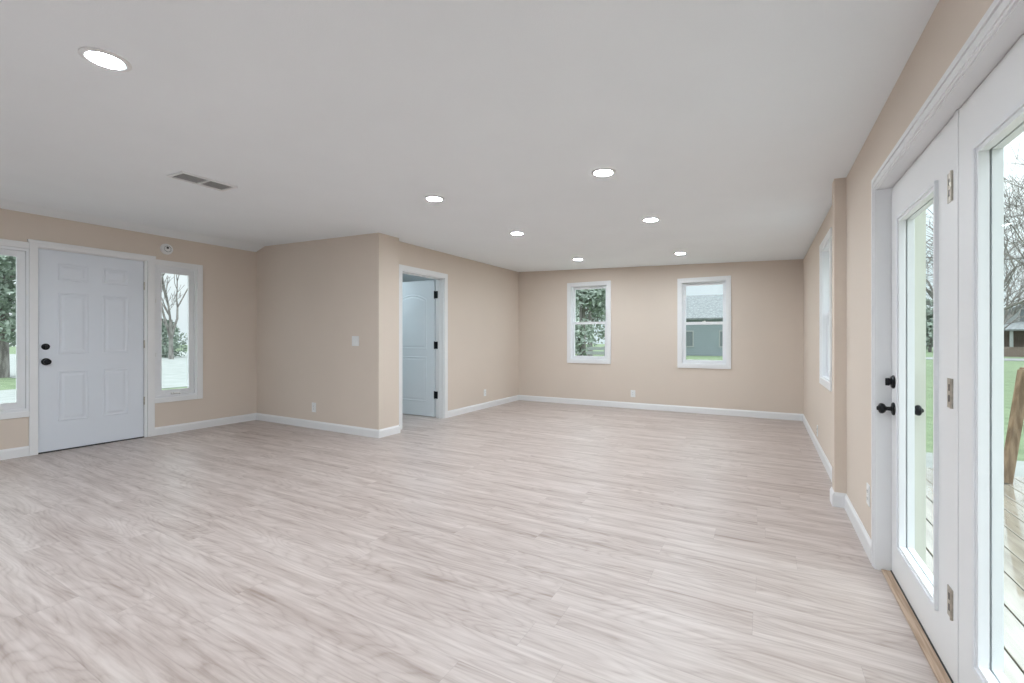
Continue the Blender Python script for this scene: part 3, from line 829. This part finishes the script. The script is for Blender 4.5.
evergreen(ground(590, 46), 7, 10.5, 3.0, 'broad green tree behind the white fence in the far left window', zlow=3.4)
evergreen(ground(166, 42), 12, 3.4, 2.6, 'pale shrub thicket at the foot of the bare forked tree', 'shrub', 2600, .14, 'shrub', .3)
for i, (u, dp, h) in enumerate(((930, 60, 7.0), (955, 64, 8.0), (985, 66, 6.5), (1060, 70, 8))):
    evergreen(ground(u, dp), 30+i, h, 3.2, ('green tree far across the road, leftmost seen past the deck', 'green tree across the road, second from left', 'green tree across the road beside the white house',
              'green tree across the road right of the white house')[i], 'tree', 2200, .28, zlow=.8, group='green trees across the road')


# neighbour houses -------------------------------------------------
def house(name, loc, rz, w, d, h, roof_h, mw, label, windows, porch=False, overhang=.5, gable_front=True):
    t = empty(name, loc, rz); tag(t, label, 'house')
    b = MB()
    if gable_front:      # gable faces the viewer (local -y)
        o = [(-w/2, 0), (w/2, 0), (w/2, h), (0, h+roof_h), (-w/2, h)]
        i = 0
        b.v = [(x, -d/2, z) for x, z in o]+[(x, d/2, z) for x, z in o]; b.f = [(0, 1, 2, 3, 4), (9, 8, 7, 6, 5)]+[(k, 5+k, 5+(k+1) % 5, (k+1) % 5) for k in range(5)]
        r = MB()
        for sg in (-1, 1):
            e = Vector((sg*(w/2+overhang), 0, h-overhang*roof_h/(w/2))); tp = Vector((0, 0, h+roof_h))
            r.v += [(e.x, -d/2-overhang, e.z), (tp.x, -d/2-overhang, tp.z), (tp.x, d/2+overhang, tp.z), (e.x, d/2+overhang, e.z)]
            r.v += [(x, y, z+.18) for x, y, z in r.v[-4:]]
            k = len(r.v)-8; r.f += [(k, k+1, k+2, k+3), (k+7, k+6, k+5, k+4), (k, k+4, k+5, k+1), (k+1, k+5, k+6, k+2), (k+2, k+6, k+7, k+3), (k+3, k+7, k+4, k)]
    else:
        b.box(-w/2, w/2, -d/2, d/2, 0, h); r = MB()
        for sg in (-1, 1):
            y = sg*(d/2+overhang); z = h-overhang*roof_h/(d/2)
            r.v += [(-w/2-overhang, y, z), (-w/2-overhang, 0, h+roof_h), (w/2+overhang, 0, h+roof_h), (w/2+overhang, y, z)]
            r.v += [(x, yy, zz+.18) for x, yy, zz in r.v[-4:]]
            k = len(r.v)-8; r.f += [(k, k+1, k+2, k+3), (k+7, k+6, k+5, k+4), (k, k+4, k+5, k+1), (k+1, k+5, k+6, k+2), (k+2, k+6, k+7, k+3), (k+3, k+7, k+4, k)]
        for sx in (-1, 1):
            k = len(b.v); x = sx*w/2; b.v += [(x, -d/2, h), (x, d/2, h), (x, 0, h+roof_h)]; b.f.append((k, k+1, k+2))
    b.build('wall', mw, t); r.build('roof', MRF, t)
    for (x, z, ww, hh) in windows:
        f = MB().holed(x-ww/2-.12, x+ww/2+.12, z-.12, z+hh+.12, -d/2-.06, -d/2-.002, [(x-ww/2, x+ww/2, z, z+hh)]).build('window', MHW, t)
        MB().box(x-ww/2, x+ww/2, -d/2-.03, -d/2-.004, z, z+hh).build('window_pane', MWD, f)
    if porch:
        pr = MB(); y0, y1 = -d/2-2.4, -d/2-.01
        pr.v = [(-w/2-.6, y0, 2.55), (w/2+.6, y0, 2.55), (w/2+.6, y1, 3.35), (-w/2-.6, y1, 3.35)]; pr.v += [(x, y, z+.15) for x, y, z in pr.v]
        pr.f = [(0, 1, 2, 3), (7, 6, 5, 4), (0, 4, 5, 1), (1, 5, 6, 2), (2, 6, 7, 3), (3, 7, 4, 0)]; pr.build('porch_roof', MRF, t)
        MB().box(-w/2-.3, w/2+.3, -d/2-2.2, -d/2-2.0, 0, .95).build('porch_wall', MBR, t)
        MB().box(-w/2, w/2, -d/2-.05, -d/2-.003, 0, 2.6).build('porch_back', MBR, t)
        for k in range(5):
            x = -w/2+k*w/4; MB().box(x-.12, x+.12, -d/2-2.2, -d/2-1.98, .95, 2.6).build('porch_post', MHW, t)
    return t
p = ground(1050, 46)
house('white_house', p, -.10-math.radians(18), 8.5, 8, 3.6, 2.3, MHW, 'white gabled house with porch roof across the road', [(-1.35, 3.45, .8, 1.25), (1.35, 3.45, .8, 1.25)], porch=True)
p = ground(715, 50)
house('blue_grey_house', p, .08, 16, 9, 3.9, 2.6, MHB, 'blue-grey sided house seen through the far right window', [(-6.2, 1.0, 1.1, 1.5), (-2.6, 1.0, 1.0, 1.5), (1.0, 1.0, 1.0, 1.5), (4.8, 1.0, 1.1, 1.5)], gable_front=False, overhang=.3)
# white board fence seen through the far left window
p = ground(600, 40)
t = empty('white_fence', p, .3); tag(t, 'long low white fence seen through the far left window', 'fence')
for z in (.35, .75): MB().box(-1.3, 2.2, -.03, .03, z, z+.28).build('rail', MHW, t)
for k in range(3): MB().box(-1.3+k*1.7-.06, -1.3+k*1.7+.06, -.06, .06, 0, 1.1).build('post', MHW, t)
# power line
m = MB(); a = Vector(at(900, 255, depth=30)); b = Vector(at(1090, 250, depth=32))
m.tube([a.lerp(b, k/12)+Vector((0, 0, -.5*math.sin(PI*k/12))) for k in range(13)], [.03]*13, 6)
tag(m.build('power_line', MDK, smooth=True), 'dark power line strung across the sky beyond the deck', 'power line')
